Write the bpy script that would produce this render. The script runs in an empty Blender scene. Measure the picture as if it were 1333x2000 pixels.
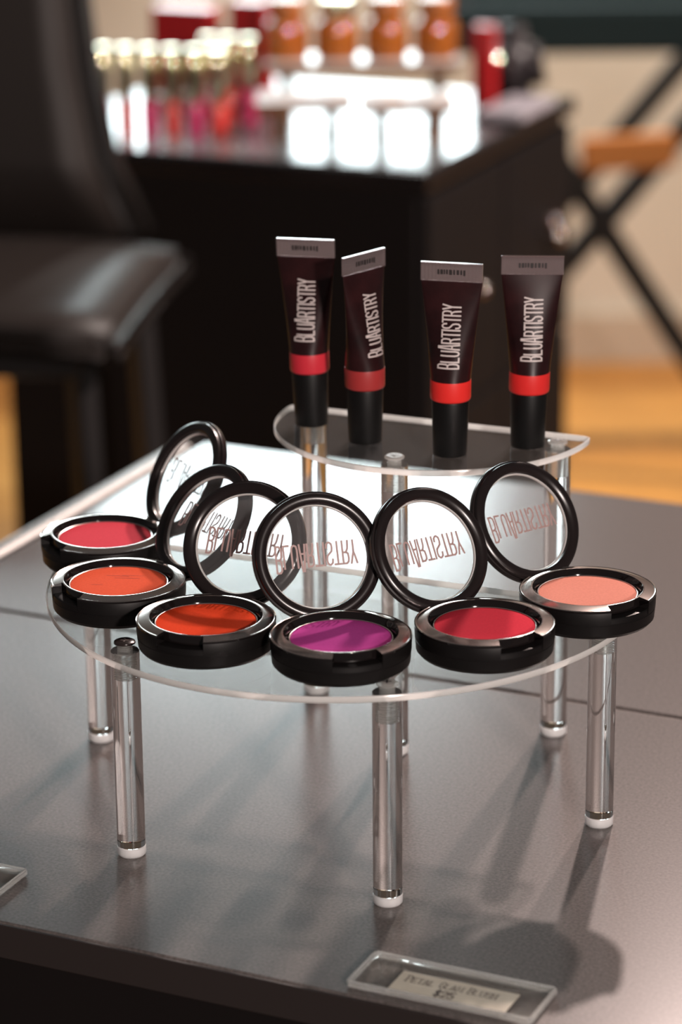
import bpy, bmesh, math, random
from mathutils import Vector, Matrix
random.seed(7)
R = math.radians
scene = bpy.context.scene
col = scene.collection

# ------------------------------------------------------------------ camera
cd = bpy.data.cameras.new('camera'); cam = bpy.data.objects.new('camera', cd); col.objects.link(cam)
cd.sensor_fit = 'VERTICAL'; cd.sensor_height = 36.0; cd.sensor_width = 24.0
cd.lens = 5543 * 36 / 2000.0
cd.clip_start = 0.05; cd.clip_end = 60
_p, _r = R(18.23), R(-0.506)
fw = Vector((0, math.cos(_p), -math.sin(_p))); rt = Vector((1, 0, 0)); up = rt.cross(fw)
r2 = math.cos(_r) * rt + math.sin(_r) * up; u2 = -math.sin(_r) * rt + math.cos(_r) * up
m = Matrix((r2, u2, -fw)).transposed().to_4x4(); m.translation = Vector((0, -1.2837, 0.540))
cam.matrix_world = m
cd.dof.use_dof = True; cd.dof.focus_distance = 1.252; cd.dof.aperture_fstop = 6.6
scene.camera = cam

# ------------------------------------------------------------------ world, lamps, exposure
w = bpy.data.worlds.new('room_ambient'); scene.world = w; w.use_nodes = True
bg = w.node_tree.nodes['Background']; bg.inputs[0].default_value = (1.0, 0.93, 0.90, 1); bg.inputs[1].default_value = 0.09

def look(o, target):
    d = Vector(target) - o.location
    o.rotation_euler = d.to_track_quat('-Z', 'Y').to_euler()

def area(name, loc, target, sx, sy, power, color):
    l = bpy.data.lights.new(name, 'AREA'); l.shape = 'RECTANGLE'; l.size = sx; l.size_y = sy
    l.energy = power; l.color = color
    o = bpy.data.objects.new(name, l); col.objects.link(o); o.location = loc; look(o, target); return o

def spot(name, loc, target, power, color, size=40, blend=.5, rad=.03):
    l = bpy.data.lights.new(name, 'SPOT'); l.energy = power; l.color = color
    l.spot_size = R(size); l.spot_blend = blend; l.shadow_soft_size = rad
    o = bpy.data.objects.new(name, l); col.objects.link(o); o.location = loc; look(o, target); return o

# daylight falling in through the window in the far wall
area('window_daylight', (-0.80, 4.14, 0.80), (-0.80, 0, 0.80), 2.15, 0.96, 132, (0.82, 0.955, 1.0))
# ceiling track spots a and b, then added fill spots
spot('track_spot_a', (0.52, 1.95, 1.72), (0.05, -0.05, 0.05), 205, (1.0, 0.785, 0.715), 46, .5, .035)
spot('track_spot_b', (0.80, 1.92, 1.72), (0.05, -0.05, 0.05), 205, (1.0, 0.785, 0.715), 46, .5, .035)
spot('fill_spot_front', (0.9, -2.6, 1.0), (0.05, 0.0, 0.1), 260, (1.0, 0.86, 0.80), 36, .6, .08)  # added fill from behind the camera, brightens the tubes and front faces
spot('fill_spot_wall', (0.9, 2.6, 1.75), (0.62, 3.9, -0.7), 330, (1.0, 0.92, 0.80), 60, .6, .06)  # added fill, brightens the far wall and floor
spot('fill_spot_counter', (-0.1, 2.5, 1.75), (0.0, 1.62, 0.0), 70, (1.0, 0.95, 0.9), 30, .6, .03)  # added fill, brightens the counter top and its products

spot('fill_spot_side', (1.7, 1.0, 1.75), (-0.02, 1.36, -0.1), 420, (1.0, 0.84, 0.77), 36, .6, .04)  # added fill, puts highlights on the drawer knobs and stool
scene.view_settings.view_transform = 'Standard'; scene.view_settings.look = 'None'
scene.view_settings.gamma = 1.0; scene.view_settings.exposure = 0.0
scene.view_settings.use_curve_mapping = False
scene.cycles.transparent_max_bounces = 24
scene.cycles.max_bounces = 16; scene.cycles.transmission_bounces = 16

# ------------------------------------------------------------------ materials
MAT = {}
def nodes_of(name):
    mt = bpy.data.materials.new(name); mt.use_nodes = True
    nt = mt.node_tree; return mt, nt, nt.nodes['Principled BSDF']

def setp(b, **k):
    for a, v in k.items():
        a = {'base': 'Base Color', 'rough': 'Roughness', 'metal': 'Metallic', 'ior': 'IOR', 'trans': 'Transmission Weight',
             'spec': 'Specular IOR Level', 'coat': 'Coat Weight', 'coatr': 'Coat Roughness', 'sheen': 'Sheen Weight', 'alpha': 'Alpha',
             'sss': 'Subsurface Weight'}[a]
        b.inputs[a].default_value = (*v, 1) if isinstance(v, tuple) else v

def bump(nt, b, scale, strength, dist=.001, detail=4):
    tc = nt.nodes.new('ShaderNodeTexCoord'); n = nt.nodes.new('ShaderNodeTexNoise'); bp = nt.nodes.new('ShaderNodeBump')
    n.inputs['Scale'].default_value = scale; n.inputs['Detail'].default_value = detail
    bp.inputs['Strength'].default_value = strength; bp.inputs['Distance'].default_value = dist
    nt.links.new(tc.outputs['Object'], n.inputs['Vector']); nt.links.new(n.outputs['Fac'], bp.inputs['Height'])
    nt.links.new(bp.outputs['Normal'], b.inputs['Normal']); return n, tc

def simple(name, base, rough=.5, **k):
    mt, nt, b = nodes_of(name); setp(b, base=base, rough=rough, **k); MAT[name] = mt; return mt

def mottled(name, c0, c1, scale, rough=.5, bstr=0, bscale=800, bdist=.0003, **k):
    mt, nt, b = nodes_of(name); setp(b, rough=rough, **k)
    tc = nt.nodes.new('ShaderNodeTexCoord'); n = nt.nodes.new('ShaderNodeTexNoise'); n.inputs['Scale'].default_value = scale
    n.inputs['Detail'].default_value = 6; n.inputs['Roughness'].default_value = .65
    cr = nt.nodes.new('ShaderNodeValToRGB'); cr.color_ramp.elements[0].position = .3; cr.color_ramp.elements[1].position = .7
    cr.color_ramp.elements[0].color = (*c0, 1); cr.color_ramp.elements[1].color = (*c1, 1)
    nt.links.new(tc.outputs['Object'], n.inputs['Vector']); nt.links.new(n.outputs['Fac'], cr.inputs['Fac'])
    nt.links.new(cr.outputs['Color'], b.inputs['Base Color'])
    if bstr: bump(nt, b, bscale, bstr, bdist)
    MAT[name] = mt; return mt

def frosted(name, c, clear=.2, rough=.3, front=.4):
    """sawn or moulded plastic that scatters light through itself"""
    mt = bpy.data.materials.new(name); mt.use_nodes = True; nt = mt.node_tree; nt.nodes.clear(); L = nt.links.new
    out = nt.nodes.new('ShaderNodeOutputMaterial'); a = nt.nodes.new('ShaderNodeBsdfTranslucent'); d = nt.nodes.new('ShaderNodeBsdfDiffuse')
    t = nt.nodes.new('ShaderNodeBsdfTransparent'); g = nt.nodes.new('ShaderNodeBsdfGlossy'); g.inputs['Roughness'].default_value = rough
    a.inputs[0].default_value = (*c, 1); d.inputs[0].default_value = (*c, 1)
    m1 = nt.nodes.new('ShaderNodeMixShader'); m1.inputs[0].default_value = front; L(a.outputs[0], m1.inputs[1]); L(d.outputs[0], m1.inputs[2])
    m2 = nt.nodes.new('ShaderNodeMixShader'); m2.inputs[0].default_value = clear; L(m1.outputs[0], m2.inputs[1]); L(t.outputs[0], m2.inputs[2])
    m3 = nt.nodes.new('ShaderNodeMixShader'); m3.inputs[0].default_value = .08; L(m2.outputs[0], m3.inputs[1]); L(g.outputs[0], m3.inputs[2]); L(m3.outputs[0], out.inputs[0])
    MAT[name] = mt; return mt

def clear_sheet(name, tint=(.93, .95, .95), haze=.03, hazecol=(.85, .87, .88), ior=1.49, rough=.02):
    """flat clear plastic: straight-through transmission, fresnel mirror, a trace of haze"""
    mt = bpy.data.materials.new(name); mt.use_nodes = True; nt = mt.node_tree; nt.nodes.clear()
    out = nt.nodes.new('ShaderNodeOutputMaterial'); tr = nt.nodes.new('ShaderNodeBsdfTransparent'); gl = nt.nodes.new('ShaderNodeBsdfGlossy')
    df = nt.nodes.new('ShaderNodeBsdfTranslucent'); d2 = nt.nodes.new('ShaderNodeBsdfDiffuse'); md = nt.nodes.new('ShaderNodeMixShader')
    fr = nt.nodes.new('ShaderNodeFresnel'); m1 = nt.nodes.new('ShaderNodeMixShader'); m2 = nt.nodes.new('ShaderNodeMixShader')
    tr.inputs[0].default_value = (*tint, 1); gl.inputs['Roughness'].default_value = rough; df.inputs[0].default_value = (*hazecol, 1)
    d2.inputs[0].default_value = (*hazecol, 1); md.inputs[0].default_value = .5
    fr.inputs[0].default_value = ior; m1.inputs[0].default_value = haze
    L = nt.links.new
    L(df.outputs[0], md.inputs[1]); L(d2.outputs[0], md.inputs[2])
    L(tr.outputs[0], m1.inputs[1]); L(md.outputs[0], m1.inputs[2]);
    ge = nt.nodes.new('ShaderNodeNewGeometry'); mx = nt.nodes.new('ShaderNodeMath'); mx.operation = 'MULTIPLY_ADD'
    # leaving through the far face adds no second mirror (the ray is already inside the sheet)
    mx.inputs[1].default_value = -1; mx.inputs[2].default_value = 1; L(ge.outputs['Backfacing'], mx.inputs[0])
    my = nt.nodes.new('ShaderNodeMath'); my.operation = 'MULTIPLY'; L(fr.outputs[0], my.inputs[0]); L(mx.outputs[0], my.inputs[1])
    L(my.outputs[0], m2.inputs[0])
    L(m1.outputs[0], m2.inputs[1]); L(gl.outputs[0], m2.inputs[2]); L(m2.outputs[0], out.inputs[0])
    MAT[name] = mt; return mt

# table laminate: dark grey brown, fine grain, satin sheen
mt, nt, b = nodes_of('table_laminate'); MAT['table_laminate'] = mt
setp(b, rough=.21, ior=1.5)
n, tc = bump(nt, b, 1500, .02, .0003, 3)
n2 = nt.nodes.new('ShaderNodeTexNoise'); n2.inputs['Scale'].default_value = 700; n2.inputs['Detail'].default_value = 5
cr = nt.nodes.new('ShaderNodeValToRGB'); cr.color_ramp.elements[0].color = (.072, .062, .058, 1); cr.color_ramp.elements[1].color = (.140, .121, .115, 1)
cr.color_ramp.elements[0].position = .3; cr.color_ramp.elements[1].position = .7
nt.links.new(tc.outputs['Object'], n2.inputs['Vector']); nt.links.new(n2.outputs['Fac'], cr.inputs['Fac']); nt.links.new(cr.outputs['Color'], b.inputs['Base Color'])
simple('table_edge', (.022, .016, .015), .5)
simple('seam_brown', (.05, .03, .022), .6)
simple('rail_metal', (.16, .155, .145), .42, metal=.3)
simple('cabinet_black', (.006, .004, .004), .6, spec=.25)
simple('black_plastic', (.005, .004, .004), .42, spec=.3)
bump(MAT['black_plastic'].node_tree, MAT['black_plastic'].node_tree.nodes['Principled BSDF'], 2500, .08, .0002)
simple('black_gloss', (.008, .006, .006), .07)
simple('gunmetal', (.50, .44, .41), .13, metal=1.0)
simple('lid_black', (.012, .008, .008), .26)
simple('cap_black', (.004, .004, .004), .45, spec=.3)
simple('silver_edge', (.75, .68, .66), .25, metal=1)
clear_sheet('lid_window', (.97, .98, .98), .09)
clear_sheet('plate_clear', (.94, .955, .95), .055)
clear_sheet('film_clear', (.97, .97, .96), .04, rough=.05)
mt, nt, b = nodes_of('rod_acrylic'); setp(b, base=(.97, .97, .965), rough=.0, ior=1.49, trans=1.0); MAT['rod_acrylic'] = mt
frosted('plate_edge', (.98, .97, .94), .02, .12, .6)
mt, nt, b = nodes_of('foot_frosted'); setp(b, base=(.99, .985, .97), rough=.3, sss=1.0); b.inputs['Subsurface Radius'].default_value = (1, 1, 1); b.inputs['Subsurface Scale'].default_value = .012; MAT['foot_frosted'] = mt  # foot's near-white colour stands in for light gathered at the rod end
clear_sheet('screw_clear', (.86, .86, .85), .30, (.9, .9, .88), rough=.12)
clear_sheet('thread_clear', (.90, .89, .88), .10, (.8, .78, .76), rough=.1)
simple('screw_slot', (.02, .016, .015), .5)
simple('screw_dark', (.02, .014, .013), .2)
simple('print_rose', (.46, .29, .27), .5)
simple('print_silver', (.66, .58, .56), .45)
mottled('tube_plum', (.006, .0025, .003), (.040, .010, .011), 26, .30, spec=.3)
clear_sheet('crimp_clear', (.70, .62, .62), .10, (.78, .68, .68), rough=.08)
simple('stamp_dark', (.02, .015, .015), .6)
def powder(name, c):
    d = tuple(x * .86 for x in c); mottled(name, d, c, 900, .95, .25, 2200, .0003, spec=.04)
simple('powder_scratch', (.30, .03, .015), .9)
powder('powder_pink', (0.619, 0.060, 0.086)); powder('powder_coral', (0.705, 0.103, 0.047)); powder('powder_orange', (0.688, 0.056, 0.015))
powder('powder_magenta', (0.54, 0.065, 0.33)); powder('powder_crimson', (0.636, 0.039, 0.065)); powder('powder_peach', (0.740, 0.284, 0.215))
simple('band_red_a', (.66, .03, .05), .4); simple('band_red_b', (.40, .035, .035), .4)
simple('band_red_c', (.88, .03, .025), .4); simple('band_red_d', (.80, .028, .026), .4)
mottled('tag_paper', (.62, .56, .46), (.70, .63, .52), 80, .7)
simple('tag_ink', (.09, .06, .05), .7)
mt, nt, b = nodes_of('holder_rim'); setp(b, base=(.9, .9, .88), rough=.12, ior=1.49, trans=.75); MAT['holder_rim'] = mt
# room
mottled('wall_paint', (.60, .53, .45), (.66, .59, .51), 3, .8)
simple('baseboard_paint', (.55, .45, .36), .5)
simple('frame_white', (.8, .8, .78), .4)
for i, c in enumerate([(.60, .25, .045), (.50, .20, .035), (.68, .31, .07)]):
    mottled('plank_%d' % i, tuple(x * .8 for x in c), c, 9, .38)
simple('floor_joint', (.12, .06, .02), .8)
simple('counter_gloss', (.10, .11, .115), .20, ior=1.45)
simple('counter_edge', (.012, .009, .009), .2)
simple('knob_metal', (.85, .72, .66), .12, metal=1)
simple('leather', (.022, .017, .015), .48, spec=.3)
simple('stool_metal', (.02, .018, .018), .35)
simple('chair_frame', (.008, .006, .005), .5)
simple('teal_canvas', (.003, .016, .019), .8)
simple('chair_wood', (.62, .22, .05), .4)
simple('jar_lid_brown', (.38, .12, .03), .25)
simple('cap_gold', (.72, .66, .44), .10, metal=1)
simple('riser_white', (.62, .66, .68), .25)
simple('riser_leg', (.16, .07, .03), .35)
simple('red_card', (.42, .012, .015), .35)
simple('lilac_card', (.36, .33, .36), .3)
mt, nt, b = nodes_of('amber_glass'); setp(b, base=(.55, .17, .03), rough=.08, ior=1.45, trans=.55); MAT['amber_glass'] = mt
mt, nt, b = nodes_of('gloss_vial'); setp(b, base=(.65, .05, .16), rough=.06, ior=1.45, trans=.25); MAT['gloss_vial'] = mt
mt, nt, b = nodes_of('vial_red'); setp(b, base=(.70, .06, .05), rough=.06, ior=1.45, trans=.25); MAT['vial_red'] = mt
simple('white_cap', (.85, .84, .82), .1)
simple('bag_black', (.02, .016, .017), .3)

# ------------------------------------------------------------------ mesh helpers
def link_mesh(name, me, mat, parent=None, smooth=False):
    if isinstance(mat, str): mat = [mat]
    for x in mat: me.materials.append(MAT[x])
    if smooth:
        for p in me.polygons: p.use_smooth = True
    o = bpy.data.objects.new(name, me); col.objects.link(o)
    if parent: o.parent = parent
    return o

def pyd(name, v, f, mat, parent=None, smooth=False, sharp=None):
    me = bpy.data.meshes.new(name); me.from_pydata([tuple(x) for x in v], [], f); me.update()
    bm = bmesh.new(); bm.from_mesh(me); bmesh.ops.recalc_face_normals(bm, faces=bm.faces)
    if sharp is not None:
        for e in bm.edges:
            if len(e.link_faces) == 2 and e.calc_face_angle(0) > R(sharp): e.smooth = False
    bm.to_mesh(me); bm.free()
    return link_mesh(name, me, mat, parent, smooth)

def lathe_data(prof, n=64, closed=False):
    v, f = [], []
    rings = []
    for (r, z) in prof:
        if r < 1e-7:
            v.append((0, 0, z)); rings.append([len(v) - 1])
        else:
            base = len(v)
            for i in range(n):
                a = 2 * math.pi * i / n; v.append((r * math.cos(a), r * math.sin(a), z))
            rings.append(list(range(base, base + n)))
    pairs = list(zip(rings, rings[1:])) + ([(rings[-1], rings[0])] if closed else [])
    for A, B in pairs:
        for i in range(n):
            j = (i + 1) % n
            if len(A) == 1 and len(B) == 1: continue
            if len(A) == 1: f.append((A[0], B[i], B[j]))
            elif len(B) == 1: f.append((A[i], A[j], B[0]))
            else: f.append((A[i], A[j], B[j], B[i]))
    return v, f

def lathe(name, prof, mat, parent=None, n=64, closed=False, xf=None, sharp=40):
    v, f = lathe_data(prof, n, closed)
    if xf: v = [xf(Vector(p)) for p in v]
    return pyd(name, v, f, mat, parent, True, sharp)

def box(name, cx, cy, cz, sx, sy, sz, mat, parent=None, bev=0, seg=2, rotz=0, tilt=None):
    bm = bmesh.new(); bmesh.ops.create_cube(bm, size=1.0)
    bmesh.ops.scale(bm, vec=(sx, sy, sz), verts=bm.verts)
    if bev: bmesh.ops.bevel(bm, geom=list(bm.edges), offset=bev, segments=seg, affect='EDGES', profile=.5)
    mtx = Matrix.Translation((cx, cy, cz)) @ Matrix.Rotation(rotz, 4, 'Z')
    if tilt: mtx = mtx @ Matrix.Rotation(tilt[1], 4, tilt[0])
    bmesh.ops.transform(bm, matrix=mtx, verts=bm.verts)
    me = bpy.data.meshes.new(name); bm.to_mesh(me); bm.free()
    return link_mesh(name, me, mat, parent, False)

def bar(name, a, b, wdt, hgt, mat, parent=None, bev=.002, ref=(0, 0, 1)):
    a, b = Vector(a), Vector(b); d = b - a; L = d.length; z = d.normalized()
    x = Vector(ref).cross(z)
    if x.length < 1e-4: x = Vector((1, 0, 0))
    x.normalize(); y = z.cross(x)
    bm = bmesh.new(); bmesh.ops.create_cube(bm, size=1.0); bmesh.ops.scale(bm, vec=(wdt, hgt, L), verts=bm.verts)
    if bev: bmesh.ops.bevel(bm, geom=list(bm.edges), offset=bev, segments=2, affect='EDGES')
    mm = Matrix((x, y, z)).transposed().to_4x4(); mm.translation = (a + b) / 2
    bmesh.ops.transform(bm, matrix=mm, verts=bm.verts)
    me = bpy.data.meshes.new(name); bm.to_mesh(me); bm.free()
    return link_mesh(name, me, mat, parent, False)

def empty(name, loc=(0, 0, 0), rotz=0):
    o = bpy.data.objects.new(name, None); col.objects.link(o); o.empty_display_size = .02
    o.location = loc; o.rotation_euler = (0, 0, rotz); return o

def tag(o, label=None, cat=None, group=None, kind=None):
    for k, v in (('label', label), ('category', cat), ('group', group), ('kind', kind)):
        if v: o[k] = v
    return o

def prism(name, outline, z0, z1, mats, parent=None, bev=.0004):
    """plate from a 2-D outline: slot 0 faces, slot 1 edge"""
    n = len(outline); v = []; f = []; mi = []
    cx = sum(p[0] for p in outline) / n; cy = sum(p[1] for p in outline) / n
    def ins(p):
        d = Vector((cx - p[0], cy - p[1])); d.normalize(); return (p[0] + d.x * bev, p[1] + d.y * bev)
    rings = [[(*ins(p), z0) for p in outline], [(*p, z0 + bev) for p in outline], [(*p, z1 - bev) for p in outline], [(*ins(p), z1) for p in outline]]
    for r_ in rings: v += r_
    for k in range(3):
        for i in range(n):
            j = (i + 1) % n; f.append((k * n + i, k * n + j, (k + 1) * n + j, (k + 1) * n + i))
    f.append(tuple(reversed(range(n)))); f.append(tuple(range(3 * n, 4 * n)))
    o = pyd(name, v, f, mats, parent)
    for p in o.data.polygons:
        if abs(p.normal.z) < .95: p.material_index = len(mats) - 1; p.use_smooth = True
        else: p.material_index = 0
    return o

# ------------------------------------------------------------------ stroke lettering
G = {
 'B': [[(0, 0), (0, 1)], [(0, 1), (.6, 1), (.88, .92), (.92, .76), (.86, .58), (.6, .52), (0, .52)], [(.6, .52), (.92, .44), (1, .26), (.92, .08), (.6, 0), (0, 0)]],
 'L': [[(0, 1), (0, 0), (.9, 0)]],
 'U': [[(0, 1), (0, .2), (.14, .05), (.5, 0), (.86, .05), (1, .2), (1, 1)]],
 'A': [[(0, 0), (.36, 1), (.64, 1), (1, 0)], [(.14, .34), (.86, .34)]],
 'R': [[(0, 0), (0, 1)], [(0, 1), (.6, 1), (.92, .92), (1, .76), (.92, .56), (.6, .5), (0, .5)], [(.5, .5), (.72, .44), (.9, .32), (1, 0)]],
 'T': [[(-.05, 1), (1.05, 1)], [(.5, 1), (.5, 0)]],
 'I': [[(.5, 0), (.5, 1)]],
 'S': [[(1, .78), (.94, .92), (.6, 1), (.36, 1), (.06, .92), (0, .76), (.1, .6), (.9, .40), (1, .24), (.94, .08), (.62, 0), (.36, 0), (.06, .08), (0, .22)]],
 'Y': [[(0, 1), (.5, .46), (1, 1)], [(.5, .46), (.5, 0)]],
 'P': [[(0, 0), (0, 1)], [(0, 1), (.6, 1), (.95, .9), (1, .74), (.95, .56), (.6, .46), (0, .46)]],
 'E': [[(1, 1), (0, 1), (0, 0), (1, 0)], [(0, .52), (.75, .52)]],
 'G': [[(1, .8), (.8, .96), (.5, 1), (.15, .88), (0, .5), (.15, .12), (.5, 0), (.85, .06), (1, .2), (1, .46), (.62, .46)]],
 'M': [[(0, 0), (.08, 1), (.5, .12), (.92, 1), (1, 0)]],
 'H': [[(0, 0), (0, 1)], [(1, 0), (1, 1)], [(0, .52), (1, .52)]],
 '$': [[(1, .78), (.8, .92), (.5, .95), (.15, .88), (.05, .7), (.3, .55), (.7, .45), (.95, .3), (.85, .1), (.5, .05), (.2, .08), (0, .22)], [(.5, -.1), (.5, 1.1)]],
 '2': [[(0, .75), (.1, .94), (.5, 1), (.9, .92), (1, .72), (.85, .5), (0, 0), (1, 0)]],
 '5': [[(.95, 1), (.1, 1), (.05, .55), (.5, .62), (.9, .52), (1, .3), (.88, .07), (.5, 0), (.1, .06), (0, .18)]],
}
SERIF = {'P': [(0, 0), (0, 1)], 'T': [(.5, 0)], 'L': [(0, 1)], 'A': [(0, 0), (1, 0)], 'M': [(0, 0), (1, 0), (.08, 1), (.92, 1)], 'B': [(0, 0), (0, 1)], 'U': [(0, 1), (1, 1)], 'H': [(0, 0), (0, 1), (1, 0), (1, 1)], 'E': [(0, 0), (0, 1)]}

def ribbons(lines, th, fmap, step):
    v, f = [], []
    for ln in lines:
        pts = [Vector(ln[0])]
        for q in ln[1:]:
            q = Vector(q); a = pts[-1]; k = max(1, int(math.ceil((q - a).length / step)))
            for i in range(1, k + 1): pts.append(a + (q - a) * i / k)
        n = len(pts); base = len(v)
        for i, p in enumerate(pts):
            d0 = (pts[i] - pts[i - 1]).normalized() if i > 0 else None
            d1 = (pts[i + 1] - pts[i]).normalized() if i < n - 1 else None
            if d0 is None: d0 = d1
            if d1 is None: d1 = d0
            t = d0 + d1
            if t.length < 1e-6: t = d0
            t.normalize(); nn = Vector((-t.y, t.x)); c = max(.5, nn.dot(Vector((-d0.y, d0.x))))
            o = nn * (th / 2 / c)
            if i == 0: p = p - d1 * th * .5
            if i == n - 1: p = p + d0 * th * .5
            v.append(fmap(p.x + o.x, p.y + o.y)); v.append(fmap(p.x - o.x, p.y - o.y))
        for i in range(n - 1):
            a = base + 2 * i; f.append((a, a + 1, a + 3, a + 2))
    return v, f

def word(s, length, hsmall, hbig, gap=.38, serif=False, bigset='BA', first=False):
    """returns polylines; tall letters as in the logo"""
    units = []
    for i, c in enumerate(s):
        wd = {'I': .12, 'M': 1.35, ' ': .55}.get(c, 1.0)
        units.append(wd)
    total = sum(units) + gap * (len(s) - 1); k = length / total; x = 0; out = []
    for i, c in enumerate(s):
        wd = units[i] * k
        big = (first and (i == 0 or s[i - 1] == ' ')) or (not first and ((c == 'B' and i == 0) or (c == 'A')))
        h = hbig if big else hsmall
        if c != ' ':
            for ln in G[c]: out.append([(x + (p[0] if c != 'I' else .5) * wd, p[1] * h) for p in ln])
            if serif:
                for (sx, sy) in SERIF.get(c, []):
                    out.append([(x + sx * wd - .22 * k, sy * h), (x + sx * wd + .22 * k, sy * h)])
        x += wd + gap * k
    return out

# ================================================================== THE SETTING
FLOOR = -0.9
YAW = R(-24.8)
floor = box('floor', 0.0, 2.4, FLOOR - .032, 7.0, 7.2, .04, 'floor_joint'); tag(floor, kind='structure')
pm = {}
for i in range(3):
    for L in (2.2,):
        pm[i] = None
row = 0; y = -1.0
while y < 5.6:
    x = -3.4 + (row % 3) * -.7
    while x < 3.4:
        i = random.randrange(3)
        x0, x1 = max(x, -3.45), min(x + 2.2, 3.45)
        if y > 1.0:
            cxp = (x0 + x1) / 2
            o = box('plank', cxp, y + .075, FLOOR - .006, (x1 - x0) - .004, .146, .012, 'plank_%d' % i, floor)
        x += 2.2
    row += 1; y += .15
# back wall with a window opening (window above the camera's view)
WY = 4.0
wall = empty('wall_back', (0, WY, FLOOR)); tag(wall, kind='structure')
H_ = 3.4
ox0, ox1, oz0, oz1 = -1.95, .36, 1.18, 2.22
box('wall_panel', (-3.4 + ox0) / 2, .06, H_ / 2, ox0 + 3.4, .12, H_, 'wall_paint', wall)
box('wall_panel', (3.4 + ox1) / 2, .06, H_ / 2, 3.4 - ox1, .12, H_, 'wall_paint', wall)
box('wall_panel', (ox0 + ox1) / 2, .06, oz0 / 2, ox1 - ox0, .12, oz0, 'wall_paint', wall)
box('wall_panel', (ox0 + ox1) / 2, .06, (oz1 + H_) / 2, ox1 - ox0, .12, H_ - oz1, 'wall_paint', wall)
bb = box('baseboard_back', 0, WY - .009, FLOOR + .05, 6.8, .018, .10, 'baseboard_paint', bev=.003); tag(bb, kind='structure')
win = empty('window_1', (0, WY, FLOOR)); tag(win, kind='structure')
for (cx, cz, sx, sz) in [((ox0 + ox1) / 2, oz0 + .03, ox1 - ox0, .06), ((ox0 + ox1) / 2, oz1 - .03, ox1 - ox0, .06), (ox0 + .03, (oz0 + oz1) / 2, .06, oz1 - oz0), (ox1 - .03, (oz0 + oz1) / 2, .06, oz1 - oz0)]:
    box('window_frame', cx, .05, cz, sx, .07, sz, 'frame_white', win, .004)
box('pane', (ox0 + ox1) / 2, .06, (oz0 + oz1) / 2, ox1 - ox0 - .1, .006, oz1 - oz0 - .1, 'film_clear', win)

# ================================================================== DISPLAY TABLE
# local axes: +X along the front edge, +Y away from the viewer; origin on the front edge
tb = empty('display_table', (-0.1462, -0.195, 0), YAW)
tag(tb, 'dark grey-brown laminate display table carrying the clear riser stands', 'table')
def tl(x, y):   # world -> table local
    d = Vector((x + .1462, y + .195)); c, s = math.cos(-YAW), math.sin(-YAW)
    return (d.x * c - d.y * s, d.x * s + d.y * c)
seam_y = tl(0.0989, 0.0555)[1]; back_y = tl(-0.0756, 0.4975)[1]; left_x = (tl(-.117, .4591)[0] + tl(-.1966, .2578)[0]) / 2
W = 1.25
def slab(name, x0, x1, y0, y1, z0, z1, mat, bev=.001):
    return box(name, (x0 + x1) / 2, (y0 + y1) / 2, (z0 + z1) / 2, x1 - x0, y1 - y0, z1 - z0, mat, tb, bev)
X1 = left_x + W
slab('top_panel', left_x, X1, 0.0, seam_y - .0018, -.016, 0, 'table_laminate')
slab('top_panel', left_x, X1, seam_y + .0018, back_y, -.016, 0, 'table_laminate')
slab('seam_strip', left_x, X1, seam_y - .003, seam_y + .003, -.015, -.0012, 'seam_brown', 0)
slab("edge_band", left_x, X1, -.0016, -.0001, -.0162, -.0006, "table_edge", .0004)
rail = slab('edge_rail', left_x - .022, left_x - .006, 0.0, back_y, -.018, -.0002, 'rail_metal', .005)
slab('rail_gap', left_x - .0062, left_x - .0002, 0.0, back_y, -.016, -.004, 'table_edge', 0)
slab('cabinet_body', left_x - .018, X1 - .02, .012, back_y - .01, FLOOR, -.0162, 'cabinet_black', .002)

# ================================================================== CLEAR RISERS
def make_screw(parent, x, y, ztop, head='screw_clear', depth=.018):
    s = lathe('screw', [(0, .0012), (.0038, .0012), (.0047, .0006), (.0047, 0), (.0036, -.0002)] +
              [(.0034 if k % 2 else .0029, -.0004 - k * .00055) for k in range(int(depth / .00055))] + [(.0028, -depth), (0, -depth - .0006)],
              'screw_clear', parent, 40, sharp=30)
    s.location = (x, y, ztop)
    if head == 'screw_dark':
        lathe('screw_head', [(0, .0014), (.0036, .0014), (.0046, .0009), (.0048, .0003), (.0048, .0001), (0, .0001)], 'screw_dark', s, 40)
    a = R(20); zs = .00145
    cr_ = []
    for k in (0, 1):
        an = a + k * math.pi / 2
        d = Vector((math.cos(an), math.sin(an))) * .0019; nrm = Vector((-math.sin(an), math.cos(an))) * .00035
        cr_.append([(d.x + nrm.x, d.y + nrm.y), (-d.x + nrm.x, -d.y + nrm.y), (-d.x - nrm.x, -d.y - nrm.y), (d.x - nrm.x, d.y - nrm.y)])
    v, f = [], []
    for q in cr_:
        b0 = len(v); v += [(p[0], p[1], zs - .0001) for p in q] + [(p[0], p[1], zs) for p in q]
        f += [(b0 + 4, b0 + 5, b0 + 6, b0 + 7)] + [(b0 + i, b0 + (i + 1) % 4, b0 + 4 + (i + 1) % 4, b0 + 4 + i) for i in range(4)]
    pyd('cross_slot', v, f, 'silver_edge' if head == 'screw_dark' else 'screw_slot', s)
    return s

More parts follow.
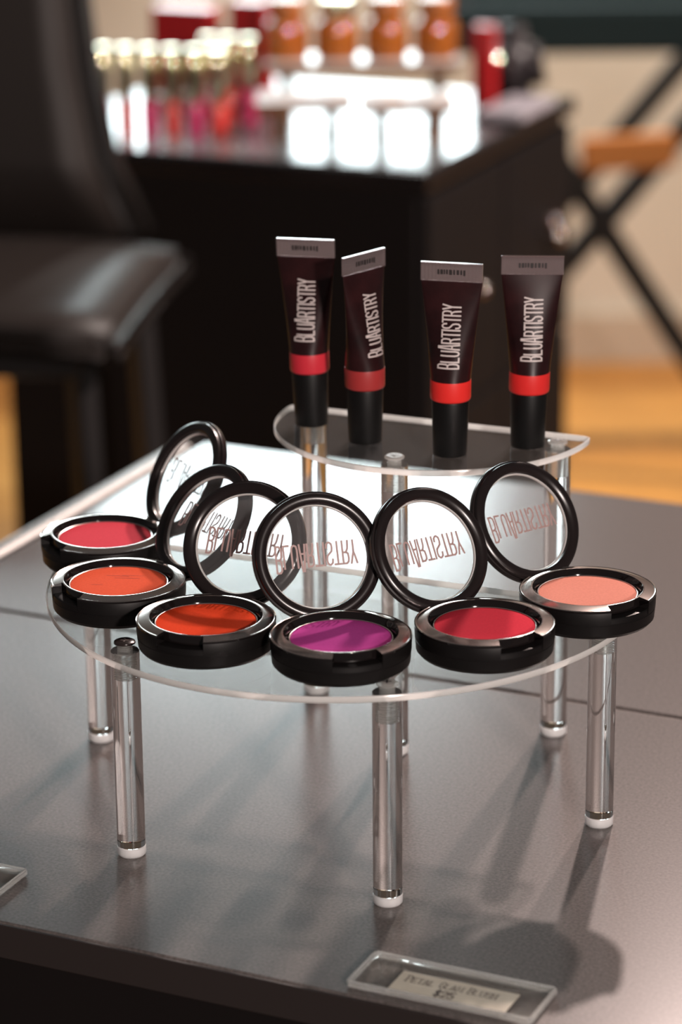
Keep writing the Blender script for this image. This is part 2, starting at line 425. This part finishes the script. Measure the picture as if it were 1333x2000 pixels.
def riser(name, label, center, yaw, outline, legs, ztop, thick=.003, dark=()):
    root = empty(name, (center[0], center[1], 0), yaw); tag(root, label, 'display stand', 'clear riser stands on the table')
    prism('plate', outline, ztop - thick, ztop, ['plate_clear', 'plate_edge'], root)
    for i, (e, p) in enumerate(legs):
        zb = .0046
        r_ = .00635; zt = ztop - thick - .0001
        leg = lathe('leg', [(0, zb), (r_ - .0003, zb), (r_, zb + .0003), (r_, zt - .0003), (r_ - .0003, zt), (0, zt)], 'rod_acrylic', root, 64, sharp=25)
        leg.location = (e, p, 0)
        ft = lathe('foot', [(0, 0.0), (r_ - .0006, 0.0), (r_ + .0001, .0008), (r_ + .0001, .0042), (r_ - .0003, .0045), (0, .0045)], 'foot_frosted', leg, 48)
        make_screw(leg, 0, 0, ztop + .0001, 'screw_dark' if i in dark else 'screw_clear', .0165)
    return root

# lower, wide D-shaped riser
LC = (-.001, -.0617); LYAW = R(-23.4)
outl = []
def rr(phi): k = .0115 if phi < 0 else .0045; return .1315 + k * (abs(phi) / 95) ** 4
PB = .028
phi = -102
pts = []
for i in range(0, 205):
    ph = -102 + i
    rad = rr(ph); e = rad * math.sin(R(ph)); p = -rad * math.cos(R(ph))
    if p < PB - .012: pts.append((e, p))
eL, eR = pts[0][0], pts[-1][0]
for k in range(1, 9):   # right corner
    a = k / 8 * math.pi / 2; pts.append((eR - .012 * (1 - math.cos(a)), PB - .012 + .012 * math.sin(a)))
for k in range(0, 9):
    a = math.pi / 2 - k / 8 * math.pi / 2; pts.append((eL + .012 * (1 - math.cos(a)), PB - .012 + .012 * math.sin(a)))
pts.pop()
ZL = .1003; ZU = .149
riser('acrylic_riser', 'wide low clear acrylic riser holding six open blush compacts', LC, LYAW, pts,
      [(-.0595, -.0985), (.0649, -.1005), (.1233, .0103), (-.1335, .0131)], ZL, dark=(0,))
UC = (.047, .0435); UYAW = R(-22.8)
pts = []
RU = .0785
for i in range(0, 181, 2):
    a = R(180 + i); pts.append((RU * math.cos(a), RU * math.sin(a) - .002))
pts += [(RU - .0006, .001), (RU - .003, .0025), (-RU + .003, .0025), (-RU + .0006, .001)]
riser('acrylic_riser', 'small tall half-round clear acrylic riser with four lip tubes on it', UC, UYAW, pts,
      [(-.0635, -.0045), (.003, -.0634), (.0665, -.0130)], ZU)

# ================================================================== BLUSH COMPACTS
MM = .001
NA = math.radians(21)
def angled_lathe(name, prof_n, prof_notch, mat, parent, n=120, closed=False, sharp=30):
    """lathe whose section changes inside the thumb notch at the front (-Y)"""
    angs = []
    f0 = -math.pi / 2
    nn = 14
    for i in range(nn + 1): angs.append((f0 - NA + 2 * NA * i / nn, True))
    no = n - nn
    for i in range(no + 1): angs.append((f0 + NA + (2 * math.pi - 2 * NA) * i / no, False))
    v, f = [], []; k = len(prof_n)
    for a, inn in angs:
        for (r, z) in (prof_notch if inn else prof_n): v.append((r * MM * math.cos(a), r * MM * math.sin(a), z * MM))
    M = len(angs)
    for i in range(M):
        j = (i + 1) % M
        for q in range(k if closed else k - 1):
            q2 = (q + 1) % k
            quad = (i * k + q, j * k + q, j * k + q2, i * k + q2)
            f.append(quad)
    me = bpy.data.meshes.new(name); me.from_pydata(v, [], f); me.update()
    bm = bmesh.new(); bm.from_mesh(me); bmesh.ops.remove_doubles(bm, verts=bm.verts, dist=1e-6)
    bmesh.ops.recalc_face_normals(bm, faces=bm.faces)
    for e in bm.edges:
        if len(e.link_faces) != 2 or e.calc_face_angle(0) > R(sharp): e.smooth = False
    bm.to_mesh(me); bm.free()
    return link_mesh(name, me, mat, parent, True)

LID_R = 28.8
def make_compact(label, loc, psi, rho, powder_mat):
    root = empty('blush_compact', (loc[0], loc[1], ZL), psi); tag(root, label, 'blush compact', 'open blush compacts on the low riser')
    body = [(0, 0), (26, 0), (28.2, .6), (29.6, 2.2), (30, 6.8), (29.8, 7), (29.8, 7.3), (30.1, 7.5), (30.3, 12.8), (30.1, 13.2), (25, 13.2), (22.9, 10.8), (0, 10.8)]
    bnot = [(0, 0), (26, 0), (28.2, .6), (29.6, 2.2), (30, 6.8), (29.8, 7), (29.8, 7.3), (30, 7.5), (29.8, 9.4), (29.4, 9.9), (25.3, 10.3), (22.9, 10.7), (0, 10.8)]
    angled_lathe('base', body, bnot, 'black_plastic', root)
    bez = [(30.35, 12.9), (30.3, 13.7), (29.9, 13.95), (29.5, 13.75), (29.2, 13.75), (25.2, 14.9), (24.5, 14.8), (23.9, 14), (22.5, 11.4), (22.5, 10.9), (25.5, 10.9), (29, 12.9)]
    bzn = [(25.6, 10.6), (25.6, 14.5), (25.55, 14.7), (25.5, 14.78), (25.45, 14.82), (25.2, 14.9), (24.5, 14.8), (23.9, 14), (22.5, 11.4), (22.5, 10.9), (24, 10.6), (25, 10.6)]
    bz = angled_lathe('bezel', bez, bzn, ['black_gloss', 'gunmetal'], root, closed=True)
    for p in bz.data.polygons:
        rad = math.hypot(p.center.x, p.center.y)
        p.material_index = 1 if (p.normal.z > .5 and rad > .0245) else 0
    lathe('pan', [(x * MM, z * MM) for x, z in [(0, 10.9), (22.3, 10.9), (22.35, 12.2), (22.1, 12.35), (21.8, 12.2), (21.8, 11.6), (0, 11.6)]], 'silver_edge', root, 72)
    lathe('blush_powder', [(x * MM, z * MM) for x, z in [(0, 12.45), (8, 12.4), (16, 12.3), (20.8, 12.15), (21.5, 12), (21.75, 11.65), (0, 11.62)]], powder_mat, root, 72)
    if powder_mat == 'powder_coral':
        for (x0, y0, x1, y1) in [(-6, 9, 4, 7.4), (-2, 5.5, 9, 4.4), (1, 8.6, 11, 8.0), (-12, -3, -7, -3.5)]:
            c0, s0 = math.cos(-psi), math.sin(-psi)
            q = [(a * c0 - b_ * s0, a * s0 + b_ * c0) for a, b_ in ((x0, y0), (x1, y1))]
            sv, sf = ribbons([q], .28, lambda x, y: (x * MM, y * MM, .01252 - .0000009 * (x * x + y * y)), 3)
            pyd('scratch', sv, sf, 'powder_scratch', root)
    # hinge
    box('hinge', 0, .0295, .0107, .017, .0045, .0055, 'black_gloss', root, .0008)
    # lid
    dh, zh = .0285, .0082
    u = Vector((0, math.sin(rho), math.cos(rho))); nrm = Vector((0, math.cos(rho), -math.sin(rho))); X = Vector((1, 0, 0))
    c = Vector((0, dh, zh)) + u * (LID_R * MM + .0005)
    fmap = lambda p: c + X * p.x + u * p.y + nrm * p.z
    kk = LID_R / 27.6; prof = [(21.9, -1.0), (22.2, -2.2), (23.2, -3.0), (24.6, -3.3), (25.7, -3.1), (26.5, -2.5), (26.75, -1.5), (26.8, -.9), (27.5, -.7), (LID_R, -.2), (LID_R, 1.6), (27.0, 2.6), (25.5, 3.2), (23.4, 3.0), (22.2, 2.2), (21.9, 1.2)]
    lid = lathe('lid', [((a * kk if a != LID_R else a) * MM, t * MM) for a, t in prof], 'lid_black', root, 96, True, fmap, sharp=35)
    lathe('lid_window', [(a * MM, t * MM) for a, t in [(0, 2.0), (12, 1.85), (19, 1.5), (22.9, 1.0)]], 'lid_window', lid, 72, False, fmap)
    lathe('window_rim', [(a * MM, t * MM) for a, t in [(23.2, -.2), (22.5, -.2), (22.3, .2), (22.3, .9), (22.6, 1.1), (23.2, 1.1)]], 'plate_edge', lid, 72, True, fmap)
    lines = word('BLUARTISTRY', 36.0, 9.8, 11.6, .42)
    v, f = ribbons(lines, .85, lambda x, y: fmap(Vector(((x - 18.0) * MM, -(y - 5.5) * MM + .0005, .0021 - .0000025 * ((x - 18) ** 2) * .4))), 2.0)
    pyd('lettering', v, f, 'print_rose', lid)
    return root

compacts = [
 ('open compact of rose-pink blush, farthest left and rearmost on the riser', (-.1111, -.0189), -60, 30, 'powder_pink'),
 ('open compact of coral blush with scratch marks in the powder', (-.1001, -.0839), -54, 37, 'powder_coral'),
 ('open compact of vivid red-orange blush beside the magenta one', (-.0587, -.1343), -21, 31, 'powder_orange'),
 ('open compact of magenta-purple blush at the front of the riser', (-.0005, -.1557), 14, 26, 'powder_magenta'),
 ('open compact of crimson blush between the magenta and the peach ones', (.0613, -.1423), 31, 31, 'powder_crimson'),
 ('open compact of pale peach blush, farthest right on the riser', (.1089, -.1021), 36, 31, 'powder_peach'),
]
for lab, loc, psi, rho, pw in compacts:
    make_compact(lab, loc, R(psi), R(rho), pw)

# ================================================================== LIP TUBES
def make_tube(label, loc, rot, lean, band):
    root = empty('lip_tube', (loc[0], loc[1], ZU + .0002), 0); root.rotation_euler = (lean[0], lean[1], rot)
    tag(root, label, 'lip tube', 'lip tubes standing on the tall riser')
    lathe('cap', [(x * MM, z * MM) for x, z in [(0, 0), (7.4, 0), (7.9, .3), (8.1, 1.0), (8.75, 26.0), (8.6, 26.6), (7.5, 26.8), (0, 26.8)]], 'cap_black', root, 64)
    z0, z1, zc = 36.5, 83.0, 91.5
    def ab(z):
        if z <= z0: return 9.45, 9.45
        t = min(1, (z - z0) / (z1 - z0)); s = t ** 1.15
        return 9.45 + (14.4 - 9.45) * s, 9.45 + (.75 - 9.45) * (t ** .95)
    def loft(name, zs, mat, rad0=None, n=72):
        v, f = [], []
        for z in zs:
            a, b_ = ab(z)
            for i in range(n):
                th = 2 * math.pi * i / n; v.append((a * math.cos(th) * MM, b_ * math.sin(th) * MM, z * MM))
        for k in range(len(zs) - 1):
            for i in range(n):
                j = (i + 1) % n; f.append((k * n + i, k * n + j, (k + 1) * n + j, (k + 1) * n + i))
        f.append(tuple(reversed(range(n)))); f.append(tuple(range((len(zs) - 1) * n, len(zs) * n)))
        return pyd(name, v, f, mat, root, True, 35)
    loft('tube_body', [36.6 + (z1 - 36.6) * i / 24 for i in range(25)], 'tube_plum')
    lathe('color_band', [(x * MM, z * MM) for x, z in [(0, 26.9), (8.9, 26.9), (9.35, 27.3), (9.55, 28.2), (9.55, 36.4), (9.5, 36.6), (0, 36.6)]], band, root, 72)
    # ribbed crimp
    v, f = [], []; nr = 34
    for side in (-1, 1):
        for i in range(nr + 1):
            x = -14.5 + 29.0 * i / nr; yy = .62 + (.42 if i % 2 else 0)
            v.append((x * MM, side * yy * MM, z1 * MM)); v.append((x * MM, side * yy * MM, zc * MM))
    k = 2 * (nr + 1)
    for i in range(nr):
        f.append((2 * i, 2 * i + 2, 2 * i + 3, 2 * i + 1)); f.append((k + 2 * i, k + 2 * i + 1, k + 2 * i + 3, k + 2 * i + 2))
        f.append((2 * i + 1, 2 * i + 3, k + 2 * i + 3, k + 2 * i + 1)); f.append((2 * i, k + 2 * i, k + 2 * i + 2, 2 * i + 2))
    f.append((0, 1, k + 1, k)); f.append((2 * nr, k + 2 * nr, k + 2 * nr + 1, 2 * nr + 1))
    cr_ = pyd('crimp', v, f, 'crimp_clear', root)
    # fold bead along both ends of the crimp
    box('crimp_edge', 0, 0, zc * MM, .0292, .0019, .0005, 'crimp_clear', cr_, .0002)
    # stamped code: illegible dark marks
    v, f = [], []
    rnd = random.Random(3)
    x = -6.5
    while x < 6.5:
        ww = rnd.uniform(.7, 1.5); h0 = rnd.uniform(0, .5); b0 = len(v)
        v += [(x * MM, -.0012, (86.0 + h0) * MM), ((x + ww) * MM, -.0012, (86.0 + h0) * MM), ((x + ww) * MM, -.0012, 88.6 * MM), (x * MM, -.0012, 88.6 * MM)]
        f.append((b0, b0 + 1, b0 + 2, b0 + 3)); x += ww + rnd.uniform(.3, .8)
    pyd('batch_stamp', v, f, 'stamp_dark', cr_)
    lines = word('BLUARTISTRY', 29.0, 8.2, 9.6, .42)
    def fm(tx, ty):
        z = 43.5 + tx; x = -(ty - 4.9); a, b_ = ab(z)
        q = max(0, 1 - (x / a) ** 2); return ((x * MM), -(b_ * math.sqrt(q) + .12) * MM, z * MM)
    v, f = ribbons(lines, .72, fm, .8)
    pyd('lettering', v, f, 'print_silver', root)
    return root

make_tube('dark lip tube with a cherry-red band, leftmost on the tall riser', (-.0139, .0407), R(-17), (R(.3), R(-1.2)), 'band_red_a')
make_tube('dark lip tube with a dull brick-red band, turned edgewise to the right', (.0119, .0107), R(47), (R(0), R(-.3)), 'band_red_b')
make_tube('dark lip tube with the brightest scarlet band, nearest on the tall riser', (.0513, -.0113), R(-13), (R(0), R(.4)), 'band_red_c')
make_tube('dark lip tube with a scarlet band, rightmost, facing straight ahead', (.0885, .0008), R(0), (R(0), R(.9)), 'band_red_d')

# ================================================================== PRICE TAGS
def price_tag(label, tl_corner, with_text):
    # local: x along the long edge, y upward (away from viewer); origin lower-left corner
    a = R(-25.0); Wd, Hd = .0790, .0282
    ex = Vector((math.cos(a), math.sin(a))); ey = Vector((-math.sin(a), math.cos(a)))
    org = Vector(tl_corner) - ey * Hd
    root = empty('price_tag_holder', (org.x, org.y, .0002), a); tag(root, label, 'price tag', 'clear price tags along the table edge')
    box('backing', Wd / 2, Hd / 2, .0006, Wd - .002, Hd - .002, .0010, 'film_clear', root, .0003)
    paper = box('paper_label', Wd * .53, Hd * .36, .0014, Wd * .64, Hd * .64, .0003, 'tag_paper', root)
    if with_text:
        def fm(x, y): return (x * MM, y * MM, .00162)
        l1 = [[(p[0] + 20.5, p[1] + 11.2) for p in ln] for ln in word('PETAL GLAM BLUSH', 39.0, 3.9, 5.0, .42, True, first=True)]
        v, f = ribbons(l1, .46, fm, 5)
        l2 = [[(p[0] + 35.6, p[1] + 4.2) for p in ln] for ln in word('$25', 8.0, 5.0, 5.0, .4)]
        v2, f2 = ribbons(l2, .85, fm, 5); k = len(v)
        pyd('lettering', v + v2, f + [tuple(i + k for i in q) for q in f2], 'tag_ink', paper)
    # clear cover sheet, slightly domed, raised rim
    nx, ny = 24, 10; v, f = [], []
    rnd = random.Random(5)
    for j in range(ny + 1):
        for i in range(nx + 1):
            s, t = i / nx, j / ny; h = .0022 + .0009 * math.sin(math.pi * s) ** .5 * math.sin(math.pi * t) ** .5
            if s < .22: h += .0005 * math.sin(s * 60 + t * 5) * (1 - s / .22)
            v.append((.001 + s * (Wd - .002), .001 + t * (Hd - .002), h))
    for j in range(ny):
        for i in range(nx):
            q = j * (nx + 1) + i; f.append((q, q + 1, q + nx + 2, q + nx + 1))
    pyd('cover_film', v, f, 'film_clear', root, True)
    for (x0, y0, x1, y1) in [(0, 0, Wd, 0), (Wd, 0, Wd, Hd), (Wd, Hd, 0, Hd), (0, Hd, 0, 0)]:
        bar('rim', (x0, y0, .0016), (x1, y1, .0016), .0016, .0030, 'holder_rim', root, .0006)
    return root
price_tag('clear plastic price tag with cream paper reading petal glam blush, front edge', (.0128, -.231), True)
_ex = Vector((math.cos(R(-25)), math.sin(R(-25)))) * .079
price_tag('clear plastic price tag cut off by the left picture edge', (-.1395 - _ex.x, -.1500 - _ex.y), False)

# ================================================================== BACKGROUND: BLACK COUNTER
CY = R(-22.9)
ct = empty('black_counter', (.0853, 1.3934, 0), CY)   # local: origin front-right corner, -X along the front, +Y along the right side
tag(ct, 'black cosmetics counter with a glossy top in the blurred background', 'counter')
CW, CDp = .474, .453
def cbox(name, x0, x1, y0, y1, z0, z1, mat, bev=.002, par=None):
    return box(name, (x0 + x1) / 2, (y0 + y1) / 2, (z0 + z1) / 2, x1 - x0, y1 - y0, z1 - z0, mat, par or ct, bev)
cbox('counter_top', -CW, 0, 0, CDp, -.02, -.0015, 'counter_edge')
cbox('glare_sheet', -CW + .004, -.004, .004, .215, -.0014, 0, 'counter_gloss', 0)  # added lighter front zone, stands in for the window's reflection in the dark top
cbox('carcass', -CW + .004, -.012, .004, CDp - .004, FLOOR, -.0202, 'cabinet_black')
for k, (z0, z1) in enumerate([(-.26, -.03), (-.50, -.265), (-.74, -.505)]):
    for (y0, y1) in [(.01, .225), (.23, CDp - .01)]:
        d = cbox('drawer_front', -.0118, -.002, y0, y1, z0, z1, 'cabinet_black', .002)
        if k == 0:
            for q in ([.125] if y0 < .1 else [.355, .372]):
                zk = -.143 if y0 < .1 else (-.121 if q < .36 else -.141)
                kn = lathe('knob', [(0, .0200), (.004, .0189), (.0071, .0160), (.0082, .0120), (.0071, .0080), (.004, .0045), (.003, 0), (0, 0)], 'knob_metal', d, 24,
                           xf=lambda p, q=q, zk=zk: Vector((-.002 + p.z, q + p.x, zk + p.y)))
def cw(x, y):   # world -> counter local
    d = Vector((x - .0853, y - 1.3934)); c, s = math.cos(-CY), math.sin(-CY); return (d.x * c - d.y * s, d.x * s + d.y * c)

# lip-gloss vials with gold caps, in a row and a few behind
spots = [(-.239 + i * .0235, 1.600 - i * .0045 + .004) for i in range(6)] + [(-.134 + i * .021, 1.668 - i * .006) for i in range(3)]
ords = ['first', 'second', 'third', 'fourth', 'fifth', 'sixth']
for i, (x, y) in enumerate(spots):
    lab = ('gold-capped lip gloss vial, %s from the left in the front row on the black counter' % ords[i]) if i < 6 else ('gold-capped lip gloss vial, %s from the left in the short row behind' % ords[i - 6])
    t = empty('gloss_vial', (x, y, .0002)); tag(t, lab, 'lip gloss', 'lip gloss vials on the black counter')
    lathe('vial', [(x_ * MM, z * MM) for x_, z in [(0, 0), (8.2, 0), (9, .8), (9, 33), (8.2, 34.5), (0, 34.5)]], 'gloss_vial' if i % 2 == 0 else 'vial_red', t, 32)
    lathe('cap', [(x_ * MM, z * MM) for x_, z in [(0, 34.6), (7.6, 34.6), (7.8, 35), (7.8, 88.6), (7.4, 89.2), (4, 89.5), (0, 89.6)]], 'cap_gold', t, 32)

# low white risers on the counter
def low_riser(label, x0, x1, yc, dy, z, name='white_riser', nl=2):
    t = empty(name, ((x0 + x1) / 2, yc, .0002), 0); tag(t, label, 'display riser', 'white risers on the black counter')
    Wd = x1 - x0
    box('riser_plate', 0, 0, z - .003, Wd, dy, .005, 'riser_white', t, .002)
    box('shade_strip', 0, -dy / 2 - .0016, z - .006, Wd, .003, .010, 'riser_leg', t, .0008)  # dark strip stands in for the shaded gap under the plate
    for sx in (-1, 1):
        for sy in (-1, 1):
            lg = lathe('leg', [(0, 0), (.008, 0), (.008, .001), (.0065, .003), (.0065, z - .0057), (0, z - .0057)], 'riser_leg', t, 24)
            lg.location = (sx * (Wd / 2 - .022), sy * (dy / 2 - .012), 0)
    return t
low_riser('low white riser plate on brown legs, left of the pair on the counter', -.083, .016, 1.592, .075, .040)
low_riser('low white riser plate on brown legs, right of the pair on the counter', .022, .118, 1.575, .075, .040)
low_riser('long tall white riser behind the low pair, holding amber jars', -.075, .128, 1.690, .070, .062)
for i, (x, lab) in enumerate([(-.052, 'squat amber glass jar at the left end of the tall white riser'), (.000, 'squat amber glass jar, second from the left on the tall white riser'), (.052, 'squat amber glass jar, third from the left on the tall white riser'), (.104, 'squat amber glass jar at the right end of the tall white riser')]):
    t = empty('amber_jar', (x, 1.690, .0622)); tag(t, lab, 'jar', 'amber jars on the tall white riser')
    lathe('jar_body', [(a * MM, z * MM) for a, z in [(0, 0), (20, 0), (22.5, 2), (23, 5), (23, 33), (21, 38), (16, 41), (16, 46), (0, 46)]], 'amber_glass', t, 40)
    lathe('jar_lid', [(a * MM, z * MM) for a, z in [(0, 46.1), (18, 46.1), (18.5, 47), (18.5, 60), (17, 62), (12, 63), (0, 63.3)]], 'jar_lid_brown' if i != 1 else 'cap_gold', t, 40)
# red cartons at the rear
for (x, y, sx, sy, sz, rz, lab) in [(-.092, 1.800, .040, .03, .105, -.4, 'narrow tall red carton behind the short row of gloss vials'), (-.165, 1.830, .07, .03, .095, -.4, 'wider red carton at the rear left of the black counter'), (.158, 1.745, .022, .02, .085, -.4, 'slim red carton beside the black pouch')]:
    t = empty('red_carton', (x, y, .0002), rz); tag(t, lab, 'carton', 'red cartons on the black counter')
    box('carton', 0, 0, sz / 2, sx, sy, sz, 'red_card', t, .001); box('carton_flap', 0, 0, sz + .0006, sx * .96, sy * .9, .001, 'red_card', t)
# black pouch
t = empty('black_pouch', (.190, 1.785, .0002), R(-30)); tag(t, 'rounded black pouch near the rear corner of the counter', 'pouch')
bm = bmesh.new(); bmesh.ops.create_cube(bm, size=1); bmesh.ops.scale(bm, vec=(.075, .05, .08), verts=bm.verts)
bmesh.ops.bevel(bm, geom=list(bm.edges), offset=.018, segments=4, affect='EDGES')
for v_ in bm.verts:
    k = (v_.co.z + .04) / .08; v_.co.x *= 1.1 - .35 * k; v_.co.y *= 1.1 - .5 * k; v_.co.z += .04
me = bpy.data.meshes.new('pouch_body'); bm.to_mesh(me); bm.free(); link_mesh('pouch_body', me, 'bag_black', t, True)
lathe('clasp', [(0, .004), (.004, .0035), (.006, 0), (0, 0)], 'knob_metal', t, 24, xf=lambda p: Vector((p.x - .01, -.0235 - p.z, p.y + .045)))
# lilac palette lying on the counter
t = empty('flat_palette', (.190, 1.700, .0002), CY + R(90)); tag(t, 'flat lilac-grey palette case lying on the right side of the counter', 'palette')
box('palette_case', 0, 0, .004, .11, .05, .008, 'lilac_card', t, .002); box('palette_lid', 0, 0, .0092, .108, .048, .002, 'lilac_card', t, .0008)

# ================================================================== BACKGROUND: STOOL (left)
st = empty('bar_stool', (-.322, 1.18, FLOOR), R(-8)); tag(st, 'black leather bar stool with a padded back, blurred at the left', 'stool')
def soft(name, cx, cy, cz, sx, sy, sz, mat, par, bev, shape=None):
    bm = bmesh.new(); bmesh.ops.create_cube(bm, size=1); bmesh.ops.scale(bm, vec=(sx, sy, sz), verts=bm.verts)
    bmesh.ops.subdivide_edges(bm, edges=list(bm.edges), cuts=4, use_grid_fill=True)
    bmesh.ops.bevel(bm, geom=[e for e in bm.edges if len(e.link_faces) == 2 and e.calc_face_angle(0) > .5], offset=bev, segments=4, affect='EDGES')
    for v_ in bm.verts:
        if shape: v_.co = shape(v_.co)
        v_.co += Vector((cx, cy, cz))
    me = bpy.data.meshes.new(name); bm.to_mesh(me); bm.free(); return link_mesh(name, me, mat, par, True)
SZ = .835
soft('seat', 0, -.005, SZ + .010, .33, .34, .030, 'leather', st, .013, lambda c: Vector((c.x, c.y, c.z - .35 * c.x * c.x - .2 * c.y * c.y)))
box('seat_base', 0, 0, SZ - .024, .25, .30, .02, 'stool_metal', st, .004)
soft('backrest', -.055, .19, SZ + .22, .28, .05, .44, 'leather', st, .02, lambda c: Vector((c.x + max(0, c.x) / .14 * (.05 * math.exp(-(c.z + .22) / .06) - .10 * (c.z + .22)), c.y + .25 * (c.z + .22) ** 2, c.z)))
for sx in (-1, 1):
    for sy in (-1, 1):
        bar('leg', (sx * .12, sy * .12, SZ - .028), (sx * .15, sy * .15, 0), .022, .022, 'stool_metal', st, .003)
for (a, b_) in [((-.14, -.14), (.14, -.14)), ((.14, -.14), (.14, .14)), ((.14, .14), (-.14, .14)), ((-.14, .14), (-.14, -.14))]:
    bar('footrest', (*a, .26), (*b_, .26), .016, .016, 'stool_metal', st, .003)

# ================================================================== BACKGROUND: FOLDING CHAIR (right)
dc = empty('folding_stand', (.42, 2.95, FLOOR)); tag(dc, 'black crossed-leg folding stand with a dark teal top rail, blurred at right', 'folding stand')
def xp(x, z, y): return (x - .42, y - 2.95, z - FLOOR)
for yv, x0, z0 in ((2.90, .399, -.39), (3.20, .385, -.395)):
    bar('cross_leg', xp(x0 - (-.09 - z0) / 1.53, -.09, yv), xp(x0 + (z0 - FLOOR - .008) / 1.53, FLOOR + .008, yv), .034, .026, 'chair_frame', dc, .003, ref=(0, 1, 0))
    bar('cross_leg', xp(x0 + (-.09 - z0) / 1.2, -.09, yv + .028), xp(x0 - (z0 - FLOOR - .008) / 1.2, FLOOR + .008, yv + .028), .034, .026, 'chair_frame', dc, .003, ref=(0, 1, 0))
    bar('top_rail', xp(.16, -.096, yv + .014), xp(.72, -.096, yv + .014), .07, .034, 'teal_canvas', dc, .006, ref=(0, 1, 0))
bar('footboard', xp(.36, -.275, 2.87), xp(.50, -.268, 2.87), .026, .05, 'chair_wood', dc, .004)
